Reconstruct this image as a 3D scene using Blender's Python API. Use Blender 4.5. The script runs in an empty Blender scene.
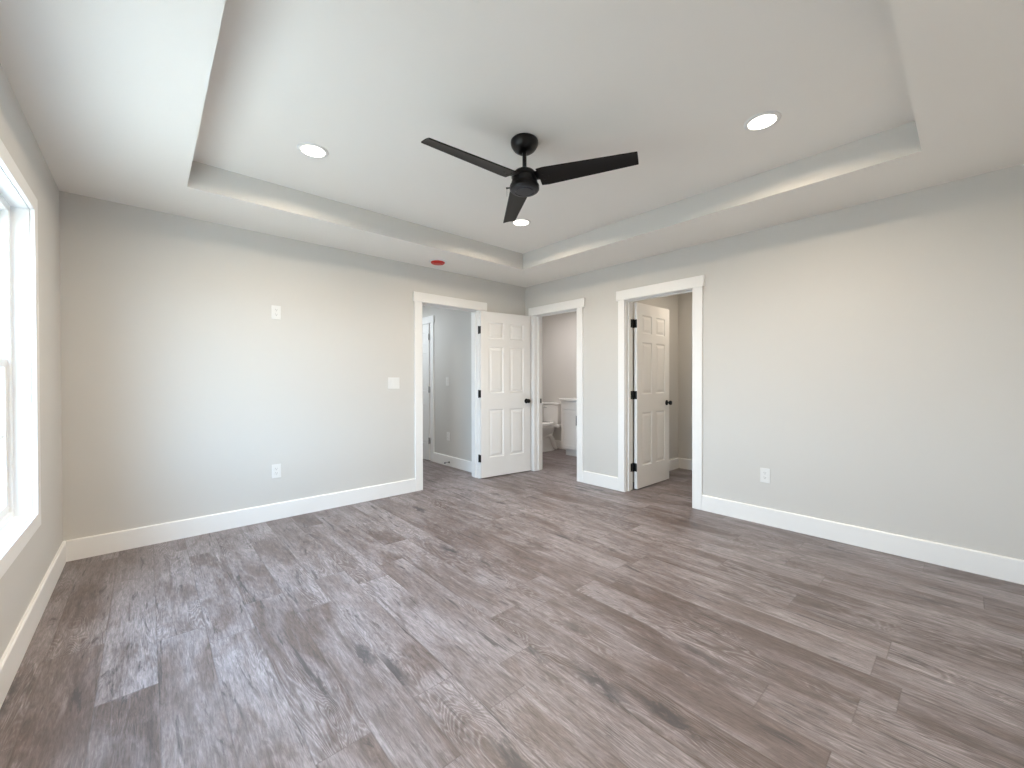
import bpy, bmesh, math, random
from mathutils import Vector, Matrix
random.seed(4)
S = bpy.context.scene
COL = S.collection
R = math.radians

# ------------------------------------------------------------------ camera, world, lights, exposure
YAW, PITCH, ROLL, FPX = -0.7292, -0.0081, -0.0021, 408.43
CAM = Vector((-3.7951, -3.9763, 1.1891))
cyw, syw, cp, sp = math.cos(YAW), math.sin(YAW), math.cos(PITCH), math.sin(PITCH)
fwd = Vector((-syw * cp, cyw * cp, sp))
rt = Vector((cyw, syw, 0))
up = rt.cross(fwd)
cr, sr = math.cos(ROLL), math.sin(ROLL)
rt, up = rt * cr + up * sr, up * cr - rt * sr
cam = bpy.data.cameras.new('camera')
cam.sensor_width = 36.0
cam.lens = FPX / 1024 * 36.0
cam.clip_start = 0.02
camo = bpy.data.objects.new('camera', cam)
m = Matrix((rt, up, -fwd)).transposed().to_4x4()
m.translation = CAM
camo.matrix_world = m
COL.objects.link(camo)
S.camera = camo

S.view_settings.view_transform = 'Standard'
S.view_settings.look = 'None'
S.view_settings.gamma = 1.0
S.view_settings.use_curve_mapping = False
S.view_settings.exposure = 0.05
S.cycles.max_bounces = 16
S.cycles.diffuse_bounces = 10
S.cycles.glossy_bounces = 6
S.cycles.transparent_max_bounces = 12
S.cycles.use_denoising = True
S.cycles.sample_clamp_indirect = 6.0

SKY = 21.5            # strength of the overcast sky
LAMP_W = 17.0         # each recessed bedroom lamp
LAMP_COL = (1.0, 0.83, 0.62)

w = bpy.data.worlds.new('overcast_sky')
S.world = w
w.use_nodes = True
nt = w.node_tree
bg = nt.nodes['Background']
tc = nt.nodes.new('ShaderNodeTexCoord')
sx = nt.nodes.new('ShaderNodeSeparateXYZ')
rp = nt.nodes.new('ShaderNodeValToRGB')
rp.color_ramp.elements[0].position = 0.0
rp.color_ramp.elements[0].color = (0.56, 0.775, 1.0, 1)
rp.color_ramp.elements[1].position = 0.8
rp.color_ramp.elements[1].color = (0.42, 0.68, 1.0, 1)
nt.links.new(tc.outputs['Generated'], sx.inputs[0])
nt.links.new(sx.outputs['Z'], rp.inputs[0])
nt.links.new(rp.outputs[0], bg.inputs['Color'])
bg.inputs['Strength'].default_value = SKY

# the sun stands beside the house, in line with the window wall: it lights the yard and never enters the room
sun = bpy.data.lights.new('sun', 'SUN')
sun.energy = 45.0
sun.angle = R(1.0)
sun.color = (1.0, 0.92, 0.81)
suno = bpy.data.objects.new('sun', sun)
suno.rotation_euler = Vector((-0.12, -0.62, -0.78)).to_track_quat('-Z', 'Y').to_euler()
COL.objects.link(suno)

# ------------------------------------------------------------------ dimensions (metres)
W, H, HT = 4.216, 2.44, 2.618           # room width, soffit height, tray height
YF = -4.476                             # front wall
TX0, TX1, TY1, TY0 = -3.594, -0.630, -0.622, -3.797
WT = 0.13                               # wall thickness
A0, A1 = -1.557, -0.792                 # hall doorway in the back wall
B0, B1 = -0.178, -0.888                 # bath doorway in the right wall
C0, C1 = -1.542, -2.258                 # closet doorway in the right wall
DH = 2.04                               # door opening height
HX = -0.652                             # hall right wall face
RX = 1.585                              # rear wall of bath and closet
CY = -1.346                             # closet left wall face
WY0, WY1, WZ0, WZ1 = -0.935, -2.6, 0.545, 2.025   # window opening in the left wall
LIGHTS = [(-3.018, -1.261), (-1.253, -3.208), (-1.269, -1.276), (-3.0, -3.215)]
FAN = Vector((-2.111, -2.207, HT))

# portals that guide sampling of the sky through the window openings
for px_, py_, ww, rot in ((-W - 0.13, (WY0 + WY1) / 2, WY0 - WY1, (0, R(-90), 0)),):
    pl = bpy.data.lights.new('window_portal', 'AREA')
    pl.shape = 'RECTANGLE'
    pl.size, pl.size_y = WZ1 - WZ0, ww
    pl.cycles.is_portal = True
    plo = bpy.data.objects.new('window_portal', pl)
    plo.location = (px_, py_, (WZ0 + WZ1) / 2)
    plo.rotation_euler = rot
    COL.objects.link(plo)


# ------------------------------------------------------------------ materials
def mat(name, color, rough=0.5, spec=0.5, metal=0.0, bump=0.0, bscale=200, var=0.0, vscale=3.0, coat=0.0):
    mt = bpy.data.materials.new(name)
    mt.use_nodes = True
    t = mt.node_tree
    b = t.nodes['Principled BSDF']
    b.inputs['Base Color'].default_value = (*color, 1)
    b.inputs['Roughness'].default_value = rough
    b.inputs['Specular IOR Level'].default_value = spec
    b.inputs['Metallic'].default_value = metal
    b.inputs['Coat Weight'].default_value = coat
    co = t.nodes.new('ShaderNodeTexCoord')
    if var:
        n = t.nodes.new('ShaderNodeTexNoise')
        n.inputs['Scale'].default_value = vscale
        n.inputs['Detail'].default_value = 4
        t.links.new(co.outputs['Object'], n.inputs['Vector'])
        mx = t.nodes.new('ShaderNodeMix')
        mx.data_type = 'RGBA'
        mx.inputs[6].default_value = (*[c * (1 - var) for c in color], 1)
        mx.inputs[7].default_value = (*[min(1, c * (1 + var)) for c in color], 1)
        t.links.new(n.outputs['Fac'], mx.inputs[0])
        t.links.new(mx.outputs[2], b.inputs['Base Color'])
    if bump:
        n2 = t.nodes.new('ShaderNodeTexNoise')
        n2.inputs['Scale'].default_value = bscale
        n2.inputs['Detail'].default_value = 3
        t.links.new(co.outputs['Object'], n2.inputs['Vector'])
        bp = t.nodes.new('ShaderNodeBump')
        bp.inputs['Strength'].default_value = bump
        bp.inputs['Distance'].default_value = 0.002
        t.links.new(n2.outputs['Fac'], bp.inputs['Height'])
        t.links.new(bp.outputs[0], b.inputs['Normal'])
    return mt


def emit(name, color, strength):
    mt = bpy.data.materials.new(name)
    mt.use_nodes = True
    b = mt.node_tree.nodes['Principled BSDF']
    b.inputs['Base Color'].default_value = (0.9, 0.9, 0.88, 1)
    b.inputs['Emission Color'].default_value = (*color, 1)
    b.inputs['Emission Strength'].default_value = strength
    return mt


M = {}
M['wall'] = mat('greige_wall_paint', (0.652, 0.640, 0.616), 0.55, 0.35, bump=0.06, bscale=260, var=0.008)
M['ceil'] = mat('ceiling_paint', (0.88, 0.86, 0.825), 0.75, 0.25, bump=0.05, bscale=220, var=0.008)
M['trim'] = mat('white_trim_paint', (0.89, 0.89, 0.885), 0.32, 0.5, var=0.01, vscale=2)
M['door'] = mat('white_door_paint', (0.86, 0.855, 0.845), 0.38, 0.5, bump=0.04, bscale=90, var=0.01)
M['plastic'] = mat('white_plastic', (0.80, 0.80, 0.79), 0.3, 0.5)
M['vinyl'] = mat('white_vinyl', (0.87, 0.88, 0.88), 0.3, 0.5)
M['slot'] = mat('dark_slot', (0.05, 0.05, 0.05), 0.6)
M['black'] = mat('matte_black_metal', (0.006, 0.006, 0.006), 0.40, 0.35, var=0.1, vscale=30)
M['fan'] = mat('black_fan_enamel', (0.005, 0.005, 0.006), 0.30, 0.35, var=0.08, vscale=25)
M['fancap'] = mat('dark_grey_fan_cap', (0.022, 0.023, 0.030), 0.4, 0.35, var=0.05, vscale=25)
M['blade'] = mat('black_fan_blade', (0.006, 0.005, 0.005), 0.42, 0.28, bump=0.1, bscale=60, var=0.1, vscale=12)
M['lens'] = emit('lit_lamp_lens', (1.0, 0.93, 0.80), 6.0)
M['red'] = mat('red_plastic', (0.55, 0.012, 0.006), 0.35, 0.5, var=0.05, vscale=40)
M['ceramic'] = mat('white_porcelain', (0.86, 0.86, 0.85), 0.12, 0.6, coat=0.4)
M['cabinet'] = mat('white_cabinet_paint', (0.84, 0.84, 0.83), 0.4, 0.5, var=0.01)
M['marble'] = mat('white_countertop', (0.88, 0.88, 0.87), 0.18, 0.5, var=0.02, vscale=8)
M['chrome'] = mat('chrome_metal', (0.55, 0.55, 0.56), 0.25, 0.5, metal=1.0)
M['ground'] = mat('pale_yard_ground', (0.31, 0.29, 0.255), 0.9, 0.1, var=0.25, vscale=0.8)

# glass pane: clear with a faint mirror reflection
g = bpy.data.materials.new('window_glass')
g.use_nodes = True
t = g.node_tree
t.nodes.clear()
o_ = t.nodes.new('ShaderNodeOutputMaterial')
mx = t.nodes.new('ShaderNodeMixShader')
tr = t.nodes.new('ShaderNodeBsdfTransparent')
tr.inputs[0].default_value = (0.96, 0.985, 0.98, 1)
gl = t.nodes.new('ShaderNodeBsdfGlossy')
gl.inputs['Roughness'].default_value = 0.01
lw = t.nodes.new('ShaderNodeLayerWeight')
lw.inputs[0].default_value = 0.5
pw = t.nodes.new('ShaderNodeMath')
pw.operation = 'POWER'
pw.inputs[1].default_value = 5.0
ml = t.nodes.new('ShaderNodeMath')
ml.operation = 'MULTIPLY_ADD'
ml.inputs[1].default_value = 0.6
ml.inputs[2].default_value = 0.03
t.links.new(lw.outputs['Facing'], pw.inputs[0])
t.links.new(pw.outputs[0], ml.inputs[0])
t.links.new(ml.outputs[0], mx.inputs[0])
t.links.new(tr.outputs[0], mx.inputs[1])
t.links.new(gl.outputs[0], mx.inputs[2])
t.links.new(mx.outputs[0], o_.inputs[0])
M['glass'] = g


def floor_material():
    mt = bpy.data.materials.new('vinyl_plank_floor')
    mt.use_nodes = True
    t = mt.node_tree
    N, L = t.nodes, t.links
    b = N['Principled BSDF']

    def math_(op, a, c=None, clamp=False):
        n = N.new('ShaderNodeMath')
        n.operation = op
        n.use_clamp = clamp
        for i, v in enumerate((a, c)):
            if v is None:
                continue
            if isinstance(v, (int, float)):
                n.inputs[i].default_value = v
            else:
                L.new(v, n.inputs[i])
        return n.outputs[0]

    def comb(x, y, z):
        n = N.new('ShaderNodeCombineXYZ')
        for i, v in enumerate((x, y, z)):
            if isinstance(v, (int, float)):
                n.inputs[i].default_value = v
            else:
                L.new(v, n.inputs[i])
        return n.outputs[0]

    def white(vec):
        n = N.new('ShaderNodeTexWhiteNoise')
        n.noise_dimensions = '3D'
        L.new(vec, n.inputs['Vector'])
        return n.outputs['Value'], n.outputs['Color']

    def noise(vec, scale, detail=4, rough=0.55, dist=0.0):
        n = N.new('ShaderNodeTexNoise')
        n.inputs['Scale'].default_value = scale
        n.inputs['Detail'].default_value = detail
        n.inputs['Roughness'].default_value = rough
        n.inputs['Distortion'].default_value = dist
        L.new(vec, n.inputs['Vector'])
        return n.outputs['Fac']

    def ramp(v, pts):
        n = N.new('ShaderNodeValToRGB')
        e = n.color_ramp.elements
        while len(e) < len(pts):
            e.new(0.5)
        for el, (p, c) in zip(e, pts):
            el.position = p
            el.color = (*c, 1) if len(c) == 3 else c
        L.new(v, n.inputs[0])
        return n.outputs[0]

    def mixc(f, a, c, mode='MIX'):
        n = N.new('ShaderNodeMix')
        n.data_type = 'RGBA'
        n.blend_type = mode
        for i, v in ((0, f), (6, a), (7, c)):
            if isinstance(v, (int, float)):
                n.inputs[i].default_value = v
            elif isinstance(v, tuple):
                n.inputs[i].default_value = (*v, 1)
            else:
                L.new(v, n.inputs[i])
        return n.outputs[2]

    tcn = N.new('ShaderNodeTexCoord')
    sep = N.new('ShaderNodeSeparateXYZ')
    L.new(tcn.outputs['Object'], sep.inputs[0])
    x, y = sep.outputs['X'], sep.outputs['Y']
    PW, PL = 0.178, 1.22
    u = math_('DIVIDE', math_('ADD', x, 3.770 + 0.178 * 40), PW)
    col = math_('FLOOR', u)
    fu = math_('FRACT', u)
    off, _ = white(comb(col, 3.7, 1.3))
    v = math_('ADD', math_('DIVIDE', math_('ADD', y, 20), PL), off)
    row = math_('FLOOR', v)
    fv = math_('FRACT', v)
    rid, rcol = white(comb(col, row, 7.1))
    rid2, _ = white(comb(col, row, 2.9))
    sc = N.new('ShaderNodeSeparateXYZ')
    L.new(rcol, sc.inputs[0])
    # every plank slides the pattern somewhere else
    ox = math_('MULTIPLY', sc.outputs['X'], 37.0)
    oy = math_('MULTIPLY', sc.outputs['Y'], 53.0)
    px = math_('ADD', x, ox)
    py = math_('ADD', y, oy)
    # broad cloudy tone along the board: washed pale to bare brown
    broad = noise(comb(math_('MULTIPLY', px, 5.5), math_('MULTIPLY', py, 1.7), rid), 1.0, 6, 0.62, 0.8)
    patch = noise(comb(math_('MULTIPLY', px, 2.6), math_('MULTIPLY', py, 0.9), rid2), 1.0, 3, 0.5, 0.4)
    # long soft streaks
    strk = noise(comb(math_('MULTIPLY', px, 30.0), math_('MULTIPLY', py, 1.3), 6.0), 1.0, 4, 0.6, 0.9)
    # cathedral figure: fine contour rings of a smooth noise, shown in places
    fig = noise(comb(math_('MULTIPLY', px, 6.5), math_('MULTIPLY', py, 0.8), rid2), 1.0, 3, 0.45, 0.7)
    rings = math_('FRACT', math_('MULTIPLY', fig, 44.0))
    rings = math_('MULTIPLY', math_('ABSOLUTE', math_('SUBTRACT', rings, 0.5)), 2.0)
    # fibres and pores
    fine = noise(comb(math_('MULTIPLY', px, 190.0), math_('MULTIPLY', py, 16.0), 0.0), 1.0, 4, 0.75, 0.5)
    fine2 = noise(comb(math_('MULTIPLY', px, 62.0), math_('MULTIPLY', py, 9.0), 4.0), 1.0, 6, 0.72, 1.2)
    # knots, each with a dark feathered tail along the grain
    warp = noise(comb(math_('MULTIPLY', px, 22.0), math_('MULTIPLY', py, 9.0), 9.0), 1.0, 5, 0.7, 0.5)
    kn = N.new('ShaderNodeTexVoronoi')
    kn.inputs['Scale'].default_value = 1.0
    L.new(comb(math_('ADD', math_('MULTIPLY', px, 5.0), math_('MULTIPLY', warp, 0.75)),
               math_('ADD', math_('MULTIPLY', py, 1.25), math_('MULTIPLY', warp, 0.45)), 0.0), kn.inputs['Vector'])
    kd = kn.outputs['Distance']
    kgate, _ = white(kn.outputs['Position'])
    kon = math_('GREATER_THAN', kgate, 0.30)
    knot = math_('MULTIPLY', ramp(kd, [(0.0, (1, 1, 1)), (0.08, (0.9, 0.9, 0.9)), (0.19, (0.0, 0.0, 0.0))]), kon)
    halo = math_('MULTIPLY', ramp(kd, [(0.10, (0, 0, 0)), (0.26, (1, 1, 1)), (0.50, (0.0, 0.0, 0.0))]), kon)
    crk = noise(comb(math_('MULTIPLY', px, 17.0), math_('MULTIPLY', py, 1.8), 6.0), 1.0, 6, 0.68, 1.6)
    crack = ramp(crk, [(0.585, (0, 0, 0)), (0.66, (1, 1, 1))])

    base = ramp(rid, [(0.0, (0.119, 0.089, 0.084)), (0.35, (0.158, 0.123, 0.119)), (0.65, (0.197, 0.162, 0.161)), (1.0, (0.244, 0.211, 0.218))])
    c = mixc(math_('MULTIPLY', ramp(broad, [(0.42, (0, 0, 0)), (0.66, (1, 1, 1))]), 0.58), base, (0.336, 0.309, 0.331))
    c = mixc(math_('MULTIPLY', ramp(broad, [(0.32, (1, 1, 1)), (0.50, (0, 0, 0))]), 0.60), c, (0.094, 0.067, 0.060))
    c = mixc(math_('MULTIPLY', ramp(patch, [(0.36, (1, 1, 1)), (0.52, (0, 0, 0))]), 0.45), c, (0.125, 0.091, 0.082))
    c = mixc(math_('MULTIPLY', ramp(strk, [(0.56, (0, 0, 0)), (0.70, (1, 1, 1))]), 0.55), c, (0.081, 0.063, 0.061))
    c = mixc(math_('MULTIPLY', ramp(strk, [(0.28, (1, 1, 1)), (0.42, (0, 0, 0))]), 0.40), c, (0.383, 0.349, 0.362))
    show = math_('MAXIMUM', halo, ramp(patch, [(0.52, (0, 0, 0)), (0.62, (1, 1, 1))]))
    c = mixc(math_('MULTIPLY', math_('MULTIPLY', ramp(rings, [(0.45, (0, 0, 0)), (0.95, (1, 1, 1))]), show), 0.34), c, (0.441, 0.410, 0.434))
    c = mixc(math_('MULTIPLY', math_('MULTIPLY', ramp(rings, [(0.0, (1, 1, 1)), (0.45, (0, 0, 0))]), show), 0.25), c, (0.096, 0.073, 0.071))
    c = mixc(0.85, c, ramp(fine, [(0.28, (0.30, 0.30, 0.30)), (0.72, (0.70, 0.70, 0.70))]), 'OVERLAY')
    c = mixc(0.9, c, ramp(fine2, [(0.30, (0.27, 0.27, 0.27)), (0.70, (0.72, 0.72, 0.72))]), 'OVERLAY')
    c = mixc(math_('MULTIPLY', crack, 0.85), c, (0.053, 0.047, 0.051))
    c = mixc(math_('MULTIPLY', knot, 0.92), c, (0.049, 0.047, 0.055))
    # seams
    du = math_('MULTIPLY', math_('MINIMUM', fu, math_('SUBTRACT', 1.0, fu)), PW)
    dv = math_('MULTIPLY', math_('MINIMUM', fv, math_('SUBTRACT', 1.0, fv)), PL)
    d = math_('MINIMUM', du, dv)
    seam = ramp(d, [(0.0, (1, 1, 1)), (0.0022, (0, 0, 0))])
    c = mixc(math_('MULTIPLY', seam, 0.40), c, (0.07, 0.055, 0.05))
    L.new(c, b.inputs['Base Color'])
    b.inputs['Specular IOR Level'].default_value = 0.75
    rr = N.new('ShaderNodeMapRange')
    rr.inputs[3].default_value = 0.34
    rr.inputs[4].default_value = 0.50
    L.new(fine2, rr.inputs[0])
    L.new(rr.outputs[0], b.inputs['Roughness'])
    bp = N.new('ShaderNodeBump')
    bp.inputs['Strength'].default_value = 0.35
    bp.inputs['Distance'].default_value = 0.0015
    hgt = math_('SUBTRACT', math_('ADD', math_('MULTIPLY', fine, 0.6), math_('MULTIPLY', fine2, 0.5)), math_('MULTIPLY', seam, 1.5))
    L.new(hgt, bp.inputs['Height'])
    L.new(bp.outputs[0], b.inputs['Normal'])
    return mt


M['floor'] = floor_material()


# ------------------------------------------------------------------ mesh helpers
def box(bm, x0, x1, y0, y1, z0, z1, bev=0.0, seg=2):
    t = bmesh.new()
    bmesh.ops.create_cube(t, size=1.0)
    lo = (min(x0, x1), min(y0, y1), min(z0, z1))
    hi = (max(x0, x1), max(y0, y1), max(z0, z1))
    for v in t.verts:
        v.co = Vector([lo[i] if v.co[i] < 0 else hi[i] for i in range(3)])
    if bev:
        bmesh.ops.bevel(t, geom=list(t.edges), offset=bev, segments=seg, affect='EDGES', profile=0.5)
    merge(bm, t)


def merge(bm, t, matrix=None):
    if matrix is not None:
        bmesh.ops.transform(t, matrix=matrix, verts=t.verts)
    me = bpy.data.meshes.new('tmp')
    t.to_mesh(me)
    t.free()
    bm.from_mesh(me)
    bpy.data.meshes.remove(me)


def lathe(bm, prof, seg=40, matrix=None):
    """prof: list of (r, z) turned about z"""
    t = bmesh.new()
    rings = []
    for r, z in prof:
        if r < 1e-6:
            rings.append([t.verts.new((0, 0, z))])
        else:
            rings.append([t.verts.new((r * math.cos(2 * math.pi * i / seg), r * math.sin(2 * math.pi * i / seg), z)) for i in range(seg)])
    for a, b in zip(rings, rings[1:]):
        for i in range(seg):
            j = (i + 1) % seg
            if len(a) == 1 and len(b) == 1:
                continue
            if len(a) == 1:
                t.faces.new((a[0], b[j], b[i]))
            elif len(b) == 1:
                t.faces.new((a[i], a[j], b[0]))
            else:
                t.faces.new((a[i], a[j], b[j], b[i]))
    bmesh.ops.recalc_face_normals(t, faces=t.faces)
    merge(bm, t, matrix)


def tube(bm, pts, rad, seg=10):
    """a round tube along points, closed ends"""
    t = bmesh.new()
    pts = [Vector(p) for p in pts]
    rads = rad if isinstance(rad, (list, tuple)) else [rad] * len(pts)
    rings = []
    for i, p in enumerate(pts):
        d = (pts[min(i + 1, len(pts) - 1)] - pts[max(i - 1, 0)]).normalized()
        a = d.orthogonal().normalized() if i == 0 else (prev - d * prev.dot(d)).normalized()
        prev = a
        bb = d.cross(a)
        rings.append([t.verts.new(p + (a * math.cos(2 * math.pi * k / seg) + bb * math.sin(2 * math.pi * k / seg)) * rads[i]) for k in range(seg)])
    for a, b in zip(rings, rings[1:]):
        for k in range(seg):
            j = (k + 1) % seg
            t.faces.new((a[k], a[j], b[j], b[k]))
    t.faces.new(rings[0][::-1])
    t.faces.new(rings[-1])
    bmesh.ops.recalc_face_normals(t, faces=t.faces)
    merge(bm, t)


def obj(name, bm, material, parent=None, smooth=None, loc=None):
    me = bpy.data.meshes.new(name)
    bm.to_mesh(me)
    bm.free()
    me.materials.append(material)
    if smooth:
        me.polygons.foreach_set('use_smooth', [True] * len(me.polygons))
        me.set_sharp_from_angle(angle=R(smooth))
    o = bpy.data.objects.new(name, me)
    COL.objects.link(o)
    if parent:
        o.parent = parent
    if loc:
        o.location = loc
    return o


def B():
    return bmesh.new()


def empty(name, loc=(0, 0, 0), rz=0.0):
    o = bpy.data.objects.new(name, None)
    o.empty_display_size = 0.05
    o.location = loc
    o.rotation_euler = (0, 0, rz)
    COL.objects.link(o)
    return o


def thing(name, label, cat, loc=(0, 0, 0), rz=0.0, group=None):
    o = empty(name, loc, rz)
    o['label'] = label
    o['category'] = cat
    if group:
        o['group'] = group
    return o


def struct(o, label, cat):
    o['kind'] = 'structure'
    o['label'] = label
    o['category'] = cat
    return o


def dup(root, loc, rz, label):
    r = root.copy()
    COL.objects.link(r)
    r.location = loc
    r.rotation_euler = (0, 0, rz)
    r['label'] = label
    for ch in list(root.children):
        c = ch.copy()
        COL.objects.link(c)
        c.parent = r
        for gch in list(ch.children):
            d = gch.copy()
            COL.objects.link(d)
            d.parent = c
    return r


# ------------------------------------------------------------------ shell
YE, HXL = 3.2, -2.3          # hall end, hall left wall face
bm = B(); box(bm, -W - 0.16, RX + 0.13, YF - 0.16, YE + 0.13, -0.08, 0.0)
struct(obj('floor', bm, M['floor']), 'grey-brown wood-look plank floor running through every doorway', 'floor')

bm = B()
box(bm, -60, -W - 0.16, -60, 40, -0.6, -0.5)
struct(obj('ground', bm, M['ground']), 'pale yard ground outside the window', 'ground')

# bedroom ceiling: dropped soffit ring with a raised tray
bm = B()
XL, XR = -W - 0.16, 0.0
box(bm, XL, TX0, YF - 0.16, WT, H, 2.80)
box(bm, TX1, WT, YF - 0.16, WT, H, 2.80)
box(bm, TX0, TX1, TY1, WT, H, 2.80)
box(bm, TX0, TX1, YF - 0.16, TY0, H, 2.80)
box(bm, TX0, TX1, TY0, TY1, HT, 2.80)
ceil_o = struct(obj('ceiling', bm, M['ceil']), 'pale tray ceiling with a wide lower border around a raised centre', 'ceiling')
ceil_o.data.materials.append(M['wall'])
for pg in ceil_o.data.polygons:      # the tray's upright sides wear the wall paint
    if abs(pg.normal.z) < 0.5:
        pg.material_index = 1
bm = B()
box(bm, HXL - 0.13, RX + 0.13, WT, YE + 0.13, H, 2.60)
box(bm, WT, RX + 0.13, -2.9, WT, H, 2.60)
struct(obj('ceiling_hall', bm, M['ceil']), 'flat pale ceiling over the hall, bath and closet', 'ceiling')

J = 0.02   # jamb thickness
bm = B()
box(bm, -W - 0.16, -W, YF - 0.16, WY1 - J, 0, H); box(bm, -W - 0.16, -W, WY0 + J, WT, 0, H)
box(bm, -W - 0.16, -W, WY1 - J, WY0 + J, 0, WZ0 - J); box(bm, -W - 0.16, -W, WY1 - J, WY0 + J, WZ1 + J, H)
struct(obj('wall_left', bm, M['wall']), 'pale greige wall that holds the big white window', 'wall')
bm = B()
box(bm, -W, A0 - J, 0, WT, 0, H); box(bm, A1 + J, 0, 0, WT, 0, H); box(bm, A0 - J, A1 + J, 0, WT, DH + J, H)
struct(obj('wall_back', bm, M['wall']), 'long pale greige wall ending at the hall doorway', 'wall')
bm = B()
for a, c in ((YF - 0.16, C1 - J), (C0 + J, B1 - J), (B0 + J, YE)):
    box(bm, 0, WT, a, c, 0, H)
for a, c in ((C1 - J, C0 + J), (B1 - J, B0 + J)):
    box(bm, 0, WT, a, c, DH + J, H)
struct(obj('wall_right', bm, M['wall']), 'pale greige wall with the bath and closet doorways', 'wall')
bm = B()
box(bm, -W, 0, YF - 0.16, YF, 0, H)
struct(obj('wall_front', bm, M['wall']), 'pale greige wall behind the viewer', 'wall')

HD0, HD1 = 1.345, 2.075      # hall side door opening
bm = B()
box(bm, HX, HX + WT, WT, HD0 - J, 0, H); box(bm, HX, HX + WT, HD1 + J, YE, 0, H); box(bm, HX, HX + WT, HD0 - J, HD1 + J, DH + J, H)
struct(obj('wall_hall_right', bm, M['wall']), 'grey hall wall seen through the leftmost doorway', 'wall')
bm = B(); box(bm, HXL - WT, HXL, WT, YE, 0, H)
struct(obj('wall_hall_left', bm, M['wall']), 'hall wall hidden left of the leftmost doorway', 'wall')
bm = B(); box(bm, HXL - WT, RX + WT, YE, YE + WT, 0, H)
struct(obj('wall_hall_end', bm, M['wall']), 'end wall of the hall', 'wall')
bm = B(); box(bm, RX, RX + WT, -2.9, YE, 0, H)
struct(obj('wall_rear', bm, M['wall']), 'far wall of the bath and the closet', 'wall')
bm = B(); box(bm, WT, RX, CY, CY + 0.11, 0, H)
struct(obj('wall_closet_left', bm, M['wall']), 'closet side wall behind the open closet door', 'wall')
bm = B(); box(bm, WT, RX, -2.9, -2.78, 0, H)
struct(obj('wall_closet_right', bm, M['wall']), 'closet side wall hidden right of the closet doorway', 'wall')
bm = B(); box(bm, WT, RX, 1.62, 1.74, 0, H)
struct(obj('wall_bath_end', bm, M['wall']), 'end wall of the bath past the toilet', 'wall')


# baseboards: flat boards with an eased top edge
BH, BT = 0.139, 0.015


def base_run(bm, p0, p1, n):
    """p0-p1 along the wall face, n = unit normal into the room"""
    p0, p1, n = Vector((*p0, 0)), Vector((*p1, 0)), Vector((*n, 0))
    prof = [(0, 0.0), (BT, 0.0), (BT, BH - 0.006), (BT - 0.005, BH), (0, BH)]
    a = [bm.verts.new(p0 + n * d + Vector((0, 0, z))) for d, z in prof]
    b = [bm.verts.new(p1 + n * d + Vector((0, 0, z))) for d, z in prof]
    k = len(prof)
    for i in range(k):
        bm.faces.new((a[i], a[(i + 1) % k], b[(i + 1) % k], b[i]))
    bm.faces.new(a[::-1]); bm.faces.new(b)
    bmesh.ops.recalc_face_normals(bm, faces=bm.faces)


CW = 0.093   # casing width
bm = B(); base_run(bm, (-W + BT, 0), (A0 - CW, 0), (0, -1)); base_run(bm, (A1 + CW, 0), (-BT, 0), (0, -1))
struct(obj('baseboard_back', bm, M['trim']), 'flat white baseboard along the long wall beside the hall doorway', 'baseboard')
bm = B(); base_run(bm, (0, 0), (0, B0 + 0.066), (-1, 0)); base_run(bm, (0, B1 - 0.09), (0, C0 + 0.085), (-1, 0)); base_run(bm, (0, C1 - CW), (0, YF), (-1, 0))
struct(obj('baseboard_right', bm, M['trim']), 'flat white baseboard along the wall with bath and closet doorways', 'baseboard')
bm = B(); base_run(bm, (-W, YF), (-W, 0), (1, 0))
struct(obj('baseboard_left', bm, M['trim']), 'flat white baseboard under the window', 'baseboard')
bm = B(); base_run(bm, (-W + BT, YF), (-BT, YF), (0, 1))
struct(obj('baseboard_front', bm, M['trim']), 'flat white baseboard behind the viewer', 'baseboard')
bm = B(); base_run(bm, (HX, WT), (HX, HD0 - CW), (-1, 0)); base_run(bm, (HX, HD1 + CW), (HX, YE), (-1, 0))
struct(obj('baseboard_hall', bm, M['trim']), 'white baseboard on the grey hall wall', 'baseboard')
bm = B(); base_run(bm, (WT, CY), (RX - BT, CY), (0, -1)); base_run(bm, (RX, CY), (RX, -2.78), (-1, 0))
struct(obj('baseboard_closet', bm, M['trim']), 'white baseboard in the closet corner', 'baseboard')
bm = B(); base_run(bm, (RX, 0.395), (RX, 1.62), (-1, 0))
struct(obj('baseboard_bath', bm, M['trim']), 'white baseboard behind the toilet', 'baseboard')


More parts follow.
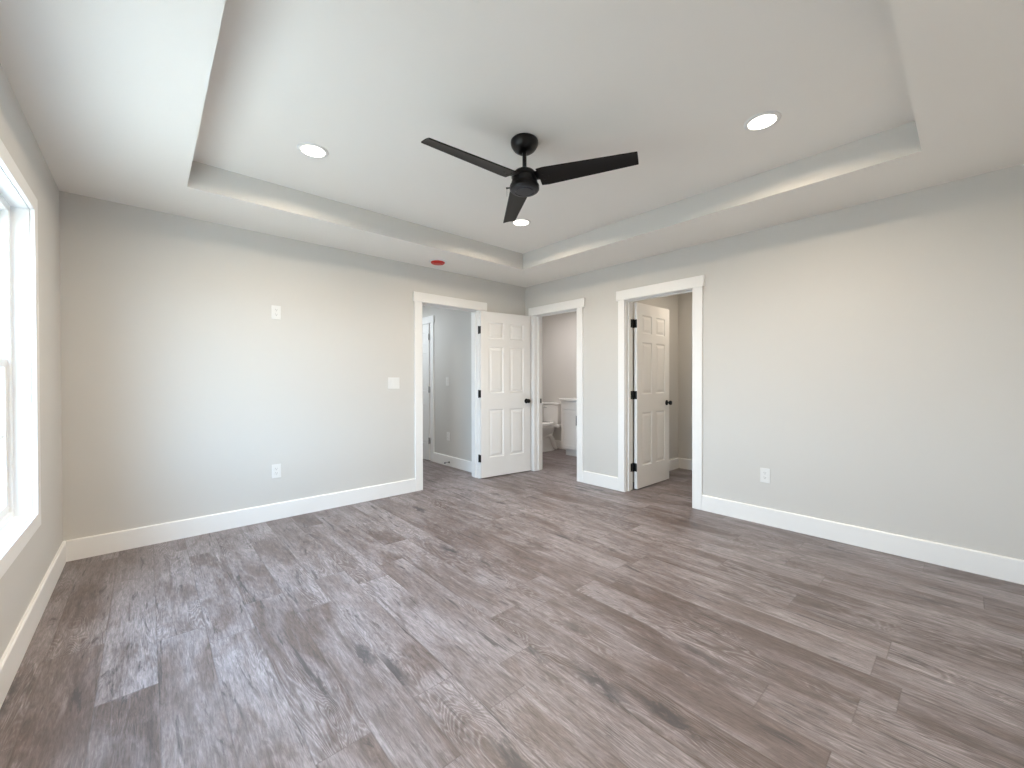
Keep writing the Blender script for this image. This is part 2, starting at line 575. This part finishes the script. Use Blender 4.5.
# ------------------------------------------------------------------ door trim (local frame: opening along +X from 0 to w, room on -Y, wall 0..WT)
def door_trim(name, label, loc, rz, w, left_cw, right_cw, ext_l, ext_r, stop_y, strike=None):
    t = empty(name, loc, rz)
    struct(t, label, 'door trim')
    bm = B()
    for s in (0, 1):
        x = -J if s == 0 else w
        box(bm, x, x + J, 0.0, WT, 0, DH + J)
    box(bm, -J, w + J, 0, WT, DH, DH + J)
    # door stop strip
    box(bm, 0, 0.011, stop_y, stop_y + 0.035, 0, DH, 0.002); box(bm, w - 0.011, w, stop_y, stop_y + 0.035, 0, DH, 0.002)
    box(bm, 0.011, w - 0.011, stop_y, stop_y + 0.035, DH - 0.011, DH, 0.002)
    obj('jamb', bm, M['trim'], t)
    for side in (0, 1):
        ys = (-0.018, 0.0) if side == 0 else (WT, WT + 0.018)
        yh = (-0.024, 0.0) if side == 0 else (WT, WT + 0.024)
        for x0, x1 in ((-left_cw, -0.004), (w + 0.004, w + right_cw)):
            bm = B(); box(bm, x0, x1, *ys, 0, DH + 0.004, 0.0025); obj('side_casing', bm, M['trim'], t)
        bm = B(); box(bm, -left_cw - ext_l, w + right_cw + ext_r, *yh, DH + 0.004, DH + 0.106, 0.003)
        obj('head_casing', bm, M['trim'], t)
    if strike is not None:
        bm = B(); box(bm, *strike, 0.89, 0.95, 0.0006)
        obj('strike_plate', bm, M['black'], t)
    return t


door_trim('trim_1', 'white casing around the hall doorway, flat header on top', (A0, 0, 0), 0, A1 - A0, CW, CW, 0.016, 0.03, 0.05)
door_trim('trim_2', 'white casing around the bath doorway beside the open hall door', (0, B0, 0), R(-90), B0 - B1, 0.066, 0.09, 0.028, 0.03, 0.055, strike=(-0.001, 0.0015, 0.085, 0.125))
door_trim('trim_3', 'white casing around the closet doorway with a half open door inside', (0, C0, 0), R(-90), C0 - C1, 0.083, CW, 0.022, 0.016, 0.045)
# casing on the hall side door (wall faces -X, room on the -X side)
door_trim('trim_4', 'white casing round the shut door in the hall', (HX, HD1, 0), R(-90), HD1 - HD0, CW, CW, 0.018, 0.018, 0.05)


# ------------------------------------------------------------------ six panel doors
def door_slab(w, h, th):
    """slab along +X from 0..w, thickness 0..th in Y, panels pressed in both faces"""
    bm = B()
    st, mid = 0.147 * w, 0.13 * w
    xs = [0, st, (w - mid) / 2, (w + mid) / 2, w - st, w]
    zf = [0, 0.118, 0.408, 0.508, 0.79, 0.838, 0.937, 1.0]
    zs = [f * h for f in zf]
    pan = {(i, k) for i in (1, 3) for k in (1, 3, 5)}

    def face(y, s):
        def V(x, z, d):
            return bm.verts.new((x, y + s * d, z))
        for i in range(5):
            for k in range(7):
                x0, x1, z0, z1 = xs[i], xs[i + 1], zs[k], zs[k + 1]
                if (i, k) not in pan:
                    bm.faces.new([V(x0, z0, 0), V(x1, z0, 0), V(x1, z1, 0), V(x0, z1, 0)])
                    continue
                prev = None
                for ins, dep in ((0, 0), (0.004, 0.005), (0.012, 0.0085), (0.018, 0.0085), (0.042, 0.002), (0.046, 0.0015)):
                    r = [V(x0 + ins, z0 + ins, dep), V(x1 - ins, z0 + ins, dep), V(x1 - ins, z1 - ins, dep), V(x0 + ins, z1 - ins, dep)]
                    if prev:
                        for q in range(4):
                            bm.faces.new([prev[q], prev[(q + 1) % 4], r[(q + 1) % 4], r[q]])
                    prev = r
                bm.faces.new(prev)
    face(0, 1)
    face(th, -1)
    for a, c in (((0, 0), (w, 0)), ((0, h), (w, h))):
        bm.faces.new([bm.verts.new(p) for p in ((a[0], 0, a[1]), (c[0], 0, c[1]), (c[0], th, c[1]), (a[0], th, a[1]))])
    for x in (0, w):
        bm.faces.new([bm.verts.new(p) for p in ((x, 0, 0), (x, th, 0), (x, th, h), (x, 0, h))])
    bmesh.ops.remove_doubles(bm, verts=bm.verts, dist=1e-5)
    # the long edges of the slab are split by the grid; rebuild them without gaps
    bmesh.ops.recalc_face_normals(bm, faces=bm.faces)
    return bm


KNOB = [(0.0, 0.0), (0.031, 0.0), (0.031, 0.005), (0.027, 0.009), (0.012, 0.010), (0.0105, 0.026), (0.017, 0.031), (0.0255, 0.040), (0.0275, 0.050), (0.024, 0.059), (0.012, 0.064), (0.0, 0.065)]


def make_door(name, label, loc, rz, w, hinge_z, knob_z, knuckle_y, h=2.022, th=0.035, hinge_mat='black', knob=True, leaf_dir=None, knuckle_x=-0.002):
    """hinge edge at local x=0; leaf_dir: +1/-1 puts a hinge leaf on that Y side of the jamb"""
    t = empty(name, loc, rz)
    struct(t, label, 'door')
    s = obj('door_panel', door_slab(w, h, th), M['door'], t, loc=(0.004, 0, 0.011))
    for z in hinge_z:
        bm = B()
        tube(bm, [(knuckle_x, knuckle_y, z - 0.045), (knuckle_x, knuckle_y, z + 0.045)], 0.0075, 14)
        for k in (-0.0455, 0.0455):
            lathe(bm, [(0, -0.003), (0.006, -0.002), (0.0085, 0), (0.006, 0.002), (0, 0.003)], 14, Matrix.Translation((knuckle_x, knuckle_y, z + k)))
        y0, y1 = (knuckle_y, 0.001) if knuckle_y < 0 else (th - 0.001, knuckle_y)
        box(bm, 0.0, 0.0039, min(y0, 0.002), max(y1, th - 0.002), z - 0.0445, z + 0.0445, 0.0005)
        for lx0, lx1, ly0, ly1 in (leaf_dir or []):
            box(bm, lx0, lx1, ly0, ly1, z - 0.0445, z + 0.0445, 0.0008)
        obj('hinge', bm, M[hinge_mat], t, smooth=40)
    if knob:
        for sgn, y in ((-1, 0.0), (1, th)):
            bm = B()
            lathe(bm, KNOB, 28, Matrix.Translation((w - 0.062, y, knob_z)) @ Matrix.Rotation(R(90 if sgn < 0 else -90), 4, 'X'))
            obj('door_knob', bm, M['black'], t, smooth=35)
        bm = B(); box(bm, w + 0.0035, w + 0.0046, th / 2 - 0.012, th / 2 + 0.012, knob_z - 0.028, knob_z + 0.028)
        obj('latch_plate', bm, M['black'], t)
    return t


HZ = (0.245, 1.03, 1.805)
ang = R(-6.6)
make_door('door_1', 'white six-panel door swung wide open into the bedroom corner, black knob', (A1 - 0.004, -0.055, 0), ang, 0.750, HZ, 0.925, 0.044,
          leaf_dir=[(0.0005, 0.0030, 0.050, 0.090)])
make_door('door_2', 'white six-panel closet door opened inward on black hinges', (0.152, C0 - 0.043, 0), 0.0, 0.71, HZ, 0.925, 0.037, knuckle_x=-0.012,
          leaf_dir=[(-0.060, -0.024, 0.0400, 0.0428), (-0.014, 0.002, 0.034, 0.0385)])
# shut door in the hall, seen at a glancing angle through the doorway
make_door('door_3', 'white six-panel door shut in the hall wall, grey hinges', (HX + 0.004, HD0 + 0.003, 0), R(90), HD1 - HD0 - 0.012, (0.30, 1.06, 1.84), 0.93, 0.041,
          hinge_mat='chrome', leaf_dir=[(-0.012, 0.012, 0.036, 0.042)])

# ------------------------------------------------------------------ window
def build_window(name, label, loc, rz, WY0, WY1):
    # local frame: wall face at x = 0, outdoors towards -X
    win = empty(name, loc, rz)
    struct(win, label, 'window')
    fx0, fx1 = -0.135, -0.058
    bm = B()   # jamb liner
    for y0, y1 in ((WY0, WY0 + J), (WY1 - J, WY1)):
        box(bm, fx1, 0, y0, y1, WZ0 - J, WZ1 + J)
    box(bm, fx1, 0, WY1, WY0, WZ1, WZ1 + J); box(bm, fx1, 0, WY1, WY0, WZ0 - J, WZ0)
    obj('window_jamb', bm, M['trim'], win)
    cw = 0.076
    for (y0, y1, z0, z1) in ((WY0 + 0.004, WY0 + cw, WZ0 - cw, WZ1 + cw), (WY1 - cw, WY1 - 0.004, WZ0 - cw, WZ1 + cw),
                             (WY1 - 0.004, WY0 + 0.004, WZ1 + 0.004, WZ1 + cw), (WY1 - 0.004, WY0 + 0.004, WZ0 - cw, WZ0 - 0.004)):
        bm = B(); box(bm, 0, 0.018, y0, y1, z0, z1, 0.002); obj('window_casing', bm, M['trim'], win)
    NU = max(1, round((WY0 - WY1) / 0.92))
    uw = (WY0 - WY1) / NU
    for n in range(NU):
        ya, yb = WY0 - n * uw, WY0 - (n + 1) * uw     # ya > yb
        bm = B()
        fw = 0.038
        for y0, y1 in ((ya - fw, ya), (yb, yb + fw)):
            box(bm, fx0, fx1, y0, y1, WZ0, WZ1, 0.003)
        box(bm, fx0, fx1, yb + fw, ya - fw, WZ1 - fw, WZ1, 0.003); box(bm, fx0, fx1, yb + fw, ya - fw, WZ0, WZ0 + 0.03, 0.003)
        obj('window_frame', bm, M['vinyl'], win)
        zm = 1.285
        for nm, z0, z1, x0, x1 in (('upper_sash', zm - 0.035, WZ1 - fw, fx0 + 0.010, fx0 + 0.036), ('lower_sash', WZ0 + 0.03, zm + 0.012, fx0 + 0.038, fx0 + 0.068)):
            sa, sb = ya - fw, yb + fw
            sw = 0.042
            bm = B()
            box(bm, x0, x1, sa - sw, sa, z0, z1, 0.003); box(bm, x0, x1, sb, sb + sw, z0, z1, 0.003)
            box(bm, x0, x1, sb + sw, sa - sw, z0, z0 + sw, 0.003); box(bm, x0, x1, sb + sw, sa - sw, z1 - sw, z1, 0.003)
            so = obj(nm, bm, M['vinyl'], win)
            xc = (x0 + x1) / 2
            bm = B(); box(bm, xc - 0.002, xc + 0.002, sb + sw - 0.004, sa - sw + 0.004, z0 + sw - 0.004, z1 - sw + 0.004)
            obj('pane', bm, M['glass'], so)
            bm = B()
            zc, yc = (z0 + z1) / 2, (sa + sb) / 2
            box(bm, xc - 0.007, xc + 0.007, sb + sw, sa - sw, zc - 0.009, zc + 0.009, 0.002)
            for q in (1, 2):
                yq = sb + sw + (sa - sb - 2 * sw) * q / 3
                box(bm, xc - 0.0065, xc + 0.0065, yq - 0.009, yq + 0.009, z0 + sw, z1 - sw, 0.002)
            obj('grille', bm, M['vinyl'], so)
        bm = B(); box(bm, fx0 + 0.052, fx0 + 0.075, (ya + yb) / 2 - 0.03, (ya + yb) / 2 + 0.03, zm + 0.010, zm + 0.022, 0.003)
        obj('sash_lock', bm, M['vinyl'], win)


build_window('window_1', 'tall white double-hung window in the wall at the picture edge', (-W, 0, 0), 0, WY0, WY1)

# ------------------------------------------------------------------ ceiling fan
fan = thing('ceiling_fan', 'black three-blade ceiling fan hanging on a short rod from the tray', 'ceiling fan', FAN)
bm = B()
lathe(bm, [(0, 0), (0.076, 0.0), (0.0815, -0.006), (0.0825, -0.016), (0.078, -0.034), (0.064, -0.055), (0.044, -0.070), (0.028, -0.075), (0, -0.075)], 48)
obj('canopy', bm, M['fan'], fan, smooth=40)
bm = B(); tube(bm, [(0, 0, -0.072), (0, 0, -0.200)], 0.0125, 20)
lathe(bm, [(0.0125, -0.158), (0.019, -0.163), (0.021, -0.175), (0.028, -0.184)], 24)
obj('downrod', bm, M['fan'], fan, smooth=40)
Z0 = -0.181
bm = B()
lathe(bm, [(0, Z0), (0.042, Z0), (0.058, Z0 - 0.005), (0.0645, Z0 - 0.013), (0.066, Z0 - 0.022), (0.0765, Z0 - 0.024), (0.0775, Z0 - 0.028), (0.0775, Z0 - 0.040), (0.0735, Z0 - 0.042),
           (0.0735, Z0 - 0.064), (0.0775, Z0 - 0.066), (0.0775, Z0 - 0.078), (0.0745, Z0 - 0.080), (0.0745, Z0 - 0.084), (0.086, Z0 - 0.087), (0.088, Z0 - 0.091), (0.088, Z0 - 0.110), (0.083, Z0 - 0.117), (0.068, Z0 - 0.120), (0, Z0 - 0.120)], 56)
mot = obj('motor_housing', bm, M['fan'], fan, smooth=35)
bm = B()
lathe(bm, [(0.080, Z0 - 0.1165), (0.077, Z0 - 0.1215), (0.060, Z0 - 0.124), (0.058, Z0 - 0.1205), (0.053, Z0 - 0.1205), (0.051, Z0 - 0.125), (0.0, Z0 - 0.127)], 56)
obj('bottom_cap', bm, M['fancap'], fan, smooth=25)
# reverse switch with a short pull chain
sd = Vector((-0.72, 0.69, 0)).normalized()
bm = B()
tube(bm, [sd * 0.080 + Vector((0, 0, Z0 - 0.098)), sd * 0.104 + Vector((0, 0, Z0 - 0.100))], 0.0042, 10)
lathe(bm, [(0, -0.006), (0.005, -0.004), (0.006, 0), (0.005, 0.004), (0, 0.006)], 12, Matrix.Translation(sd * 0.105 + Vector((0, 0, Z0 - 0.100))))
tube(bm, [sd * 0.105 + Vector((0, 0, Z0 - 0.103)), sd * 0.105 + Vector((0, 0, Z0 - 0.150))], 0.0009, 6)
obj('pull_switch', bm, M['black'], fan, smooth=40)
ZB = -0.234
PITCH_B = R(13.6)
for deg in (176.75, 296.75, 56.75):
    mtx = Matrix.Rotation(R(deg), 4, 'Z') @ Matrix.Translation((0, 0, ZB)) @ Matrix.Rotation(-PITCH_B, 4, 'X')
    # blade: long taper, square tip
    t = bmesh.new()
    r0, r1, w0, w1, th = 0.090, 0.648, 0.147, 0.092, 0.007
    n = 14
    top, bot = [], []
    for i in range(n + 1):
        f = i / n
        x = r0 + (r1 - r0) * f
        hw = (w0 + (w1 - w0) * f) / 2
        if i == 0:
            hw -= 0.006
        row_t = [t.verts.new((x, s * hw, th / 2 + 0.004 * (1 - s * s))) for s in (-1, -0.5, 0, 0.5, 1)]
        row_b = [t.verts.new((x, s * hw, -th / 2 + 0.004 * (1 - s * s))) for s in (-1, -0.5, 0, 0.5, 1)]
        top.append(row_t); bot.append(row_b)
    for i in range(n):
        for k in range(4):
            t.faces.new((top[i][k], top[i + 1][k], top[i + 1][k + 1], top[i][k + 1]))
            t.faces.new((bot[i][k], bot[i][k + 1], bot[i + 1][k + 1], bot[i + 1][k]))
        t.faces.new((top[i][0], bot[i][0], bot[i + 1][0], top[i + 1][0]))
        t.faces.new((top[i][4], top[i + 1][4], bot[i + 1][4], bot[i][4]))
    for i in (0, n):
        for k in range(4):
            t.faces.new((top[i][k], top[i][k + 1], bot[i][k + 1], bot[i][k]))
    bmesh.ops.recalc_face_normals(t, faces=t.faces)
    bmesh.ops.bevel(t, geom=[e for e in t.edges if len(e.link_faces) == 2 and e.calc_face_angle(0) > 1.0], offset=0.0015, segments=2, affect='EDGES')
    bm = B(); merge(bm, t, mtx)
    bl = obj('blade', bm, M['blade'], fan, smooth=30)
    t = bmesh.new()
    box(t, 0.066, 0.112, -0.040, 0.026, 0.004, 0.013, 0.003)
    box(t, 0.105, 0.165, -0.030, 0.030, 0.0065, 0.0120, 0.002)
    for sx_, sy_ in ((0.118, -0.022), (0.118, 0.022), (0.152, 0.0)):
        lathe(t, [(0, -0.0062), (0.0045, -0.005), (0.0055, -0.003), (0, -0.002)], 12, Matrix.Translation((sx_, sy_, 0.002)))
    bm = B(); merge(bm, t, mtx)
    obj('blade_bracket', bm, M['fan'], bl, smooth=40)

# ------------------------------------------------------------------ recessed lights
LBL = ['round lit downlight in the tray, left of the fan', 'round lit downlight in the tray, right of the fan',
       'round lit downlight in the tray, below the fan blade by the far corner', 'round lit downlight in the tray above the viewer']
proto = None
for (x, y), lb in zip(LIGHTS, LBL):
    if proto is None:
        proto = thing('recessed_light', lb, 'ceiling light', (x, y, HT), 0, 'recessed lights in the tray ceiling')
        bm = B()
        lathe(bm, [(0.067, -0.0025), (0.069, -0.0065), (0.083, -0.0055), (0.088, -0.002), (0.089, 0.0), (0.067, 0.0)], 48)
        obj('trim_ring', bm, M['plastic'], proto, smooth=40)
        bm = B()
        lathe(bm, [(0.0675, -0.0005), (0.0665, -0.0035), (0.0, -0.0042)], 48)
        obj('lens', bm, M['lens'], proto, smooth=40)
    else:
        dup(proto, (x, y, HT), 0, lb)
    l = bpy.data.lights.new('recessed_lamp', 'AREA')
    l.shape = 'DISK'
    l.size = 0.135
    l.spread = R(165)
    l.energy = LAMP_W
    l.color = LAMP_COL
    lo = bpy.data.objects.new('recessed_lamp', l)
    lo.location = (x, y, HT - 0.008)
    COL.objects.link(lo)

# unseen flush lamps, added to brighten the hall, bath and closet
for nm, lx, ly, en, colr, lb in (('added_fill_light', -1.5, 1.5, 16.0, (0.84, 0.93, 1.0), 'added unseen fill lamp on the hall ceiling'),
                                 ('added_fill_light', 0.75, 0.35, 12.5, (1.0, 0.93, 0.91), 'added unseen fill lamp on the bath ceiling'),
                                 ('added_fill_light', 0.95, -2.1, 5.5, (1.0, 0.84, 0.66), 'added unseen fill lamp on the closet ceiling')):
    fl = thing(nm, lb, 'ceiling light', (lx, ly, H), 0, 'added fill lamps beyond the doorways')
    bm = B(); lathe(bm, [(0, 0), (0.15, 0), (0.152, -0.02), (0.146, -0.024), (0, -0.024)], 40); obj('base', bm, M['plastic'], fl, smooth=40)
    bm = B(); lathe(bm, [(0.140, -0.024), (0.132, -0.042), (0.09, -0.056), (0, -0.060)], 40); obj('diffuser', bm, M['lens'], fl, smooth=60)
    l = bpy.data.lights.new('added_fill_lamp', 'AREA'); l.shape = 'DISK'; l.size = 0.26; l.energy = en; l.color = colr
    lo = bpy.data.objects.new('added_fill_lamp', l); lo.location = (lx, ly, H - 0.065); COL.objects.link(lo)

# ------------------------------------------------------------------ red capped alarm on the soffit
al = thing('smoke_alarm', 'round red cap with a white rim on the ceiling border near the corner', 'smoke alarm', (-1.518, -0.268, H))
bm = B(); lathe(bm, [(0, 0), (0.094, 0), (0.095, -0.004), (0.092, -0.009), (0.084, -0.011), (0, -0.011)], 44); obj('base', bm, M['plastic'], al, smooth=40)
bm = B(); lathe(bm, [(0.072, -0.0105), (0.071, -0.020), (0.066, -0.025), (0.056, -0.026), (0.052, -0.022), (0.046, -0.022), (0.040, -0.029), (0.0, -0.031)], 44); obj('dust_cover', bm, M['red'], al, smooth=30)


# ------------------------------------------------------------------ wall plates (local: plate in XZ, facing -Y)
def plate_bm(w, h):
    bm = B()
    box(bm, -w / 2, w / 2, -0.0055, 0, -h / 2, h / 2, 0.002, 3)
    return bm


def outlet(label, loc, rz, group=None):
    t = thing('wall_outlet', label, 'outlet', loc, rz, group)
    obj('cover_plate', plate_bm(0.072, 0.118), M['plastic'], t)
    for z in (-0.0195, 0.0195):
        bm = B(); lathe(bm, [(0.0172, 0.0), (0.0172, 0.0018), (0.0160, 0.0026), (0, 0.0026)], 24, Matrix.Translation((0, -0.0053, z)) @ Matrix.Rotation(R(90), 4, 'X'))
        for v in bm.verts:
            v.co.z = z + max(-0.0135, min(0.0135, v.co.z - z))
        r = obj('receptacle', bm, M['plastic'], t)
        bm = B()
        box(bm, -0.0075, -0.0055, -0.0081, -0.0070, z + 0.001, z + 0.009); box(bm, 0.0055, 0.0075, -0.0081, -0.0070, z + 0.001, z + 0.008)
        lathe(bm, [(0, 0), (0.0024, 0), (0.0024, 0.0003), (0, 0.0003)], 12, Matrix.Translation((0, -0.0079, z - 0.006)) @ Matrix.Rotation(R(90), 4, 'X'))
        obj('slots', bm, M['slot'], r)
    bm = B(); lathe(bm, [(0.0032, 0), (0.003, 0.001), (0, 0.0013)], 14, Matrix.Translation((0, -0.0053, 0)) @ Matrix.Rotation(R(90), 4, 'X'))
    obj('screw', bm, M['plastic'], t)
    return t


def switch(label, loc, rz, gangs):
    t = thing('light_switch', label, 'light switch', loc, rz)
    obj('cover_plate', plate_bm(0.072 + 0.046 * (gangs - 1) + (0.008 if gangs > 1 else 0), 0.118), M['plastic'], t)
    for gi in range(gangs):
        x = (gi - (gangs - 1) / 2) * 0.046
        bm = B(); box(bm, x - 0.0165, x + 0.0165, -0.0075, -0.0050, -0.033, 0.033, 0.001)
        rk = obj('rocker_frame', bm, M['plastic'], t)
        bm = B()
        pts = [(-0.0058, -0.031), (-0.0080, -0.031), (-0.0082, 0.0), (-0.0108, 0.031), (-0.0058, 0.031)]
        a = [bm.verts.new((x - 0.0145, yy, zz)) for yy, zz in pts]
        b = [bm.verts.new((x + 0.0145, yy, zz)) for yy, zz in pts]
        for i in range(5):
            bm.faces.new((a[i], a[(i + 1) % 5], b[(i + 1) % 5], b[i]))
        bm.faces.new(a); bm.faces.new(b[::-1])
        bmesh.ops.recalc_face_normals(bm, faces=bm.faces)
        obj('rocker', bm, M['plastic'], rk)
    for gi in range(gangs):
        x = (gi - (gangs - 1) / 2) * 0.046
        for z in (-0.048, 0.048):
            bm = B(); lathe(bm, [(0.0030, 0), (0.0028, 0.0008), (0, 0.001)], 12, Matrix.Translation((x, -0.0053, z)) @ Matrix.Rotation(R(90), 4, 'X'))
            obj('screw', bm, M['plastic'], t)
    return t


outlet('white outlet plate high on the long wall, straight above the low outlet', (-2.963, 0, 1.78), 0)
outlet('white outlet low on the long wall, just above the baseboard', (-2.970, 0, 0.415), 0)
switch('white double rocker switch beside the hall doorway', (-1.888, 0, 1.167), 0, 2)
outlet('white outlet low on the wall right of the closet doorway', (0, -2.860, 0.404), R(-90))
switch('white single switch on the grey hall wall', (HX, 0.896, 1.18), R(-90), 1)
outlet('white outlet on the grey hall wall below the switch', (HX, 0.882, 0.412), R(-90))

# spring door stop on the hall baseboard
ds = thing('door_stop', 'small metal door stop on the hall baseboard', 'door stop', (HX - BT, 0.84, 0.055), R(-90))
bm = B(); lathe(bm, [(0, 0), (0.013, 0), (0.013, 0.003), (0.007, 0.006), (0, 0.006)], 20, Matrix.Rotation(R(90), 4, 'X')); obj('base', bm, M['black'], ds, smooth=40)
bm = B()
tube(bm, [(0.0052 * math.cos(k * 0.7), -0.005 - 0.058 * k / 110, 0.0052 * math.sin(k * 0.7)) for k in range(111)], 0.0011, 6)
obj('spring', bm, M['chrome'], ds, smooth=60)
bm = B(); lathe(bm, [(0, 0.061), (0.007, 0.061), (0.0085, 0.065), (0.0085, 0.075), (0.006, 0.079), (0, 0.079)], 20, Matrix.Rotation(R(90), 4, 'X')); obj('tip', bm, M['black'], ds, smooth=40)


# ------------------------------------------------------------------ toilet in the bath (faces -X, tank on the rear wall)
def loft(bm, rings, seg=40, cap=True):
    """rings: (z, cx, front half length, back half length, half width, power)"""
    t = bmesh.new()
    rr = []
    for z, cx, lf, lb, hw, pw in rings:
        r = []
        for i in range(seg):
            a = 2 * math.pi * i / seg
            c, s = math.cos(a), math.sin(a)
            X = math.copysign(abs(c) ** pw, c) * (lb if c > 0 else lf)
            Y = math.copysign(abs(s) ** pw, s) * hw
            r.append(t.verts.new((cx + X, Y, z)))
        rr.append(r)
    for a, b in zip(rr, rr[1:]):
        for i in range(seg):
            t.faces.new((a[i], a[(i + 1) % seg], b[(i + 1) % seg], b[i]))
    if cap:
        t.faces.new(rr[0][::-1]); t.faces.new(rr[-1])
    bmesh.ops.recalc_face_normals(t, faces=t.faces)
    merge(bm, t)


TY = 0.835
to = thing('toilet', 'white two-piece toilet seen through the bath doorway', 'toilet', (RX - 0.008, TY, 0))
bm = B()
loft(bm, [(0.0000, -0.32, 0.27, 0.21, 0.112, 0.85), (0.0133, -0.32, 0.27, 0.21, 0.112, 0.85), (0.0333, -0.32, 0.255, 0.20, 0.100, 0.9), (0.1332, -0.33, 0.225, 0.19, 0.090, 0.9),
          (0.2220, -0.35, 0.225, 0.18, 0.098, 0.95), (0.2997, -0.38, 0.255, 0.21, 0.135, 0.95), (0.3663, -0.40, 0.275, 0.25, 0.165, 0.95), (0.4163, -0.41, 0.285, 0.27, 0.180, 0.95),
          (0.4351, -0.41, 0.285, 0.27, 0.180, 0.95), (0.4396, -0.41, 0.28, 0.265, 0.175, 0.95)])
for s in (-1, 1):
    tube(bm, [(-0.47, s * 0.075, 0.22), (-0.40, s * 0.092, 0.27), (-0.31, s * 0.094, 0.265), (-0.25, s * 0.094, 0.20), (-0.22, s * 0.096, 0.12), (-0.17, s * 0.096, 0.05), (-0.14, s * 0.09, 0.02)],
         [0.02, 0.034, 0.040, 0.042, 0.042, 0.038, 0.022], 14)
box(bm, -0.19, -0.02, -0.17, 0.17, 0.385, 0.442, 0.012, 3)
obj('bowl', bm, M['ceramic'], to, smooth=50)
bm = B()
loft(bm, [(0.4418, -0.42, 0.28, 0.24, 0.182, 0.95), (0.4440, -0.42, 0.285, 0.245, 0.187, 0.95), (0.4573, -0.42, 0.285, 0.245, 0.187, 0.95), (0.4618, -0.42, 0.28, 0.24, 0.182, 0.95)])
obj('seat', bm, M['ceramic'], to, smooth=50)
bm = B()
loft(bm, [(0.4634, -0.42, 0.278, 0.24, 0.180, 0.95), (0.4662, -0.42, 0.283, 0.245, 0.185, 0.95), (0.4773, -0.42, 0.281, 0.243, 0.183, 0.95), (0.4862, -0.42, 0.26, 0.225, 0.165, 0.95)])
box(bm, -0.205, -0.170, -0.09, -0.05, 0.444, 0.476, 0.006); box(bm, -0.205, -0.170, 0.05, 0.09, 0.444, 0.476, 0.006)
obj('seat_lid', bm, M['ceramic'], to, smooth=50)
bm = B()
loft(bm, [(0.443, -0.100, 0.085, 0.085, 0.160, 0.22), (0.455, -0.100, 0.090, 0.090, 0.168, 0.22), (0.62, -0.100, 0.094, 0.094, 0.178, 0.22), (0.777, -0.100, 0.096, 0.096, 0.182, 0.22)], 64)
tk = obj('tank', bm, M['ceramic'], to, smooth=40)
bm = B()
loft(bm, [(0.7775, -0.101, 0.100, 0.098, 0.190, 0.2), (0.782, -0.101, 0.105, 0.1, 0.196, 0.2), (0.805, -0.101, 0.105, 0.1, 0.196, 0.2), (0.812, -0.101, 0.098, 0.093, 0.188, 0.2)], 64)
obj('tank_lid', bm, M['ceramic'], to, smooth=40)
bm = B(); tube(bm, [(-0.190, 0.13, 0.73), (-0.212, 0.13, 0.73)], 0.010, 14); box(bm, -0.218, -0.208, 0.068, 0.138, 0.723, 0.737, 0.003)
obj('flush_lever', bm, M['chrome'], tk, smooth=40)

# ------------------------------------------------------------------ vanity (front faces -X)
VX, VY1, VY0 = 1.13, 0.372, -0.55
va = thing('vanity_cabinet', 'white shaker vanity with pale top seen through the bath doorway', 'bathroom vanity', (0, 0, 0))
bm = B()
box(bm, VX + 0.02, RX - 0.002, VY0, VY1, 0.105, 0.872, 0.0015)
box(bm, VX + 0.075, RX - 0.002, VY0 + 0.03, VY1 - 0.045, 0.0, 0.105)
obj('body', bm, M['cabinet'], va)


def shaker(y0, y1, z0, z1):
    bm = B()
    r = 0.055
    box(bm, VX + 0.006, VX + 0.0195, y0 + 0.02, y1 - 0.02, z0 + 0.02, z1 - 0.02)
    box(bm, VX, VX + 0.0195, y0, y0 + r, z0, z1, 0.0015); box(bm, VX, VX + 0.0195, y1 - r, y1, z0, z1, 0.0015)
    box(bm, VX, VX + 0.0195, y0 + r, y1 - r, z0, z0 + r, 0.0015); box(bm, VX, VX + 0.0195, y0 + r, y1 - r, z1 - r, z1, 0.0015)
    return bm


ysp = [VY1 - 0.012, VY1 - 0.372, VY1 - 0.375, VY0 + 0.275, VY0 + 0.272, VY0 + 0.012]
for a, c, hy in ((ysp[1], ysp[0], ysp[1] + 0.028), (ysp[3], ysp[2], ysp[3] + 0.028), (ysp[5], ysp[4], ysp[4] - 0.028)):
    f = obj('drawer', (lambda b: (box(b, VX, VX + 0.0195, a, c, 0.735, 0.858, 0.002), b)[1])(B()), M['cabinet'], va)
    d = obj('door', shaker(a, c, 0.118, 0.728), M['cabinet'], va)
    bm = B()
    tube(bm, [(VX - 0.030, hy, 0.500), (VX - 0.030, hy, 0.650)], 0.006, 12)
    for z in (0.52, 0.63):
        tube(bm, [(VX - 0.030, hy, z), (VX + 0.001, hy, z)], 0.0045, 10)
    obj('handle', bm, M['black'], d, smooth=40)
bm = B(); box(bm, VX - 0.022, RX - 0.001, VY0 - 0.02, VY1 + 0.018, 0.873, 0.905, 0.004, 3)
box(bm, RX - 0.022, RX - 0.001, VY0 - 0.02, VY1 + 0.018, 0.9, 0.985, 0.003)
obj('countertop', bm, M['marble'], va)
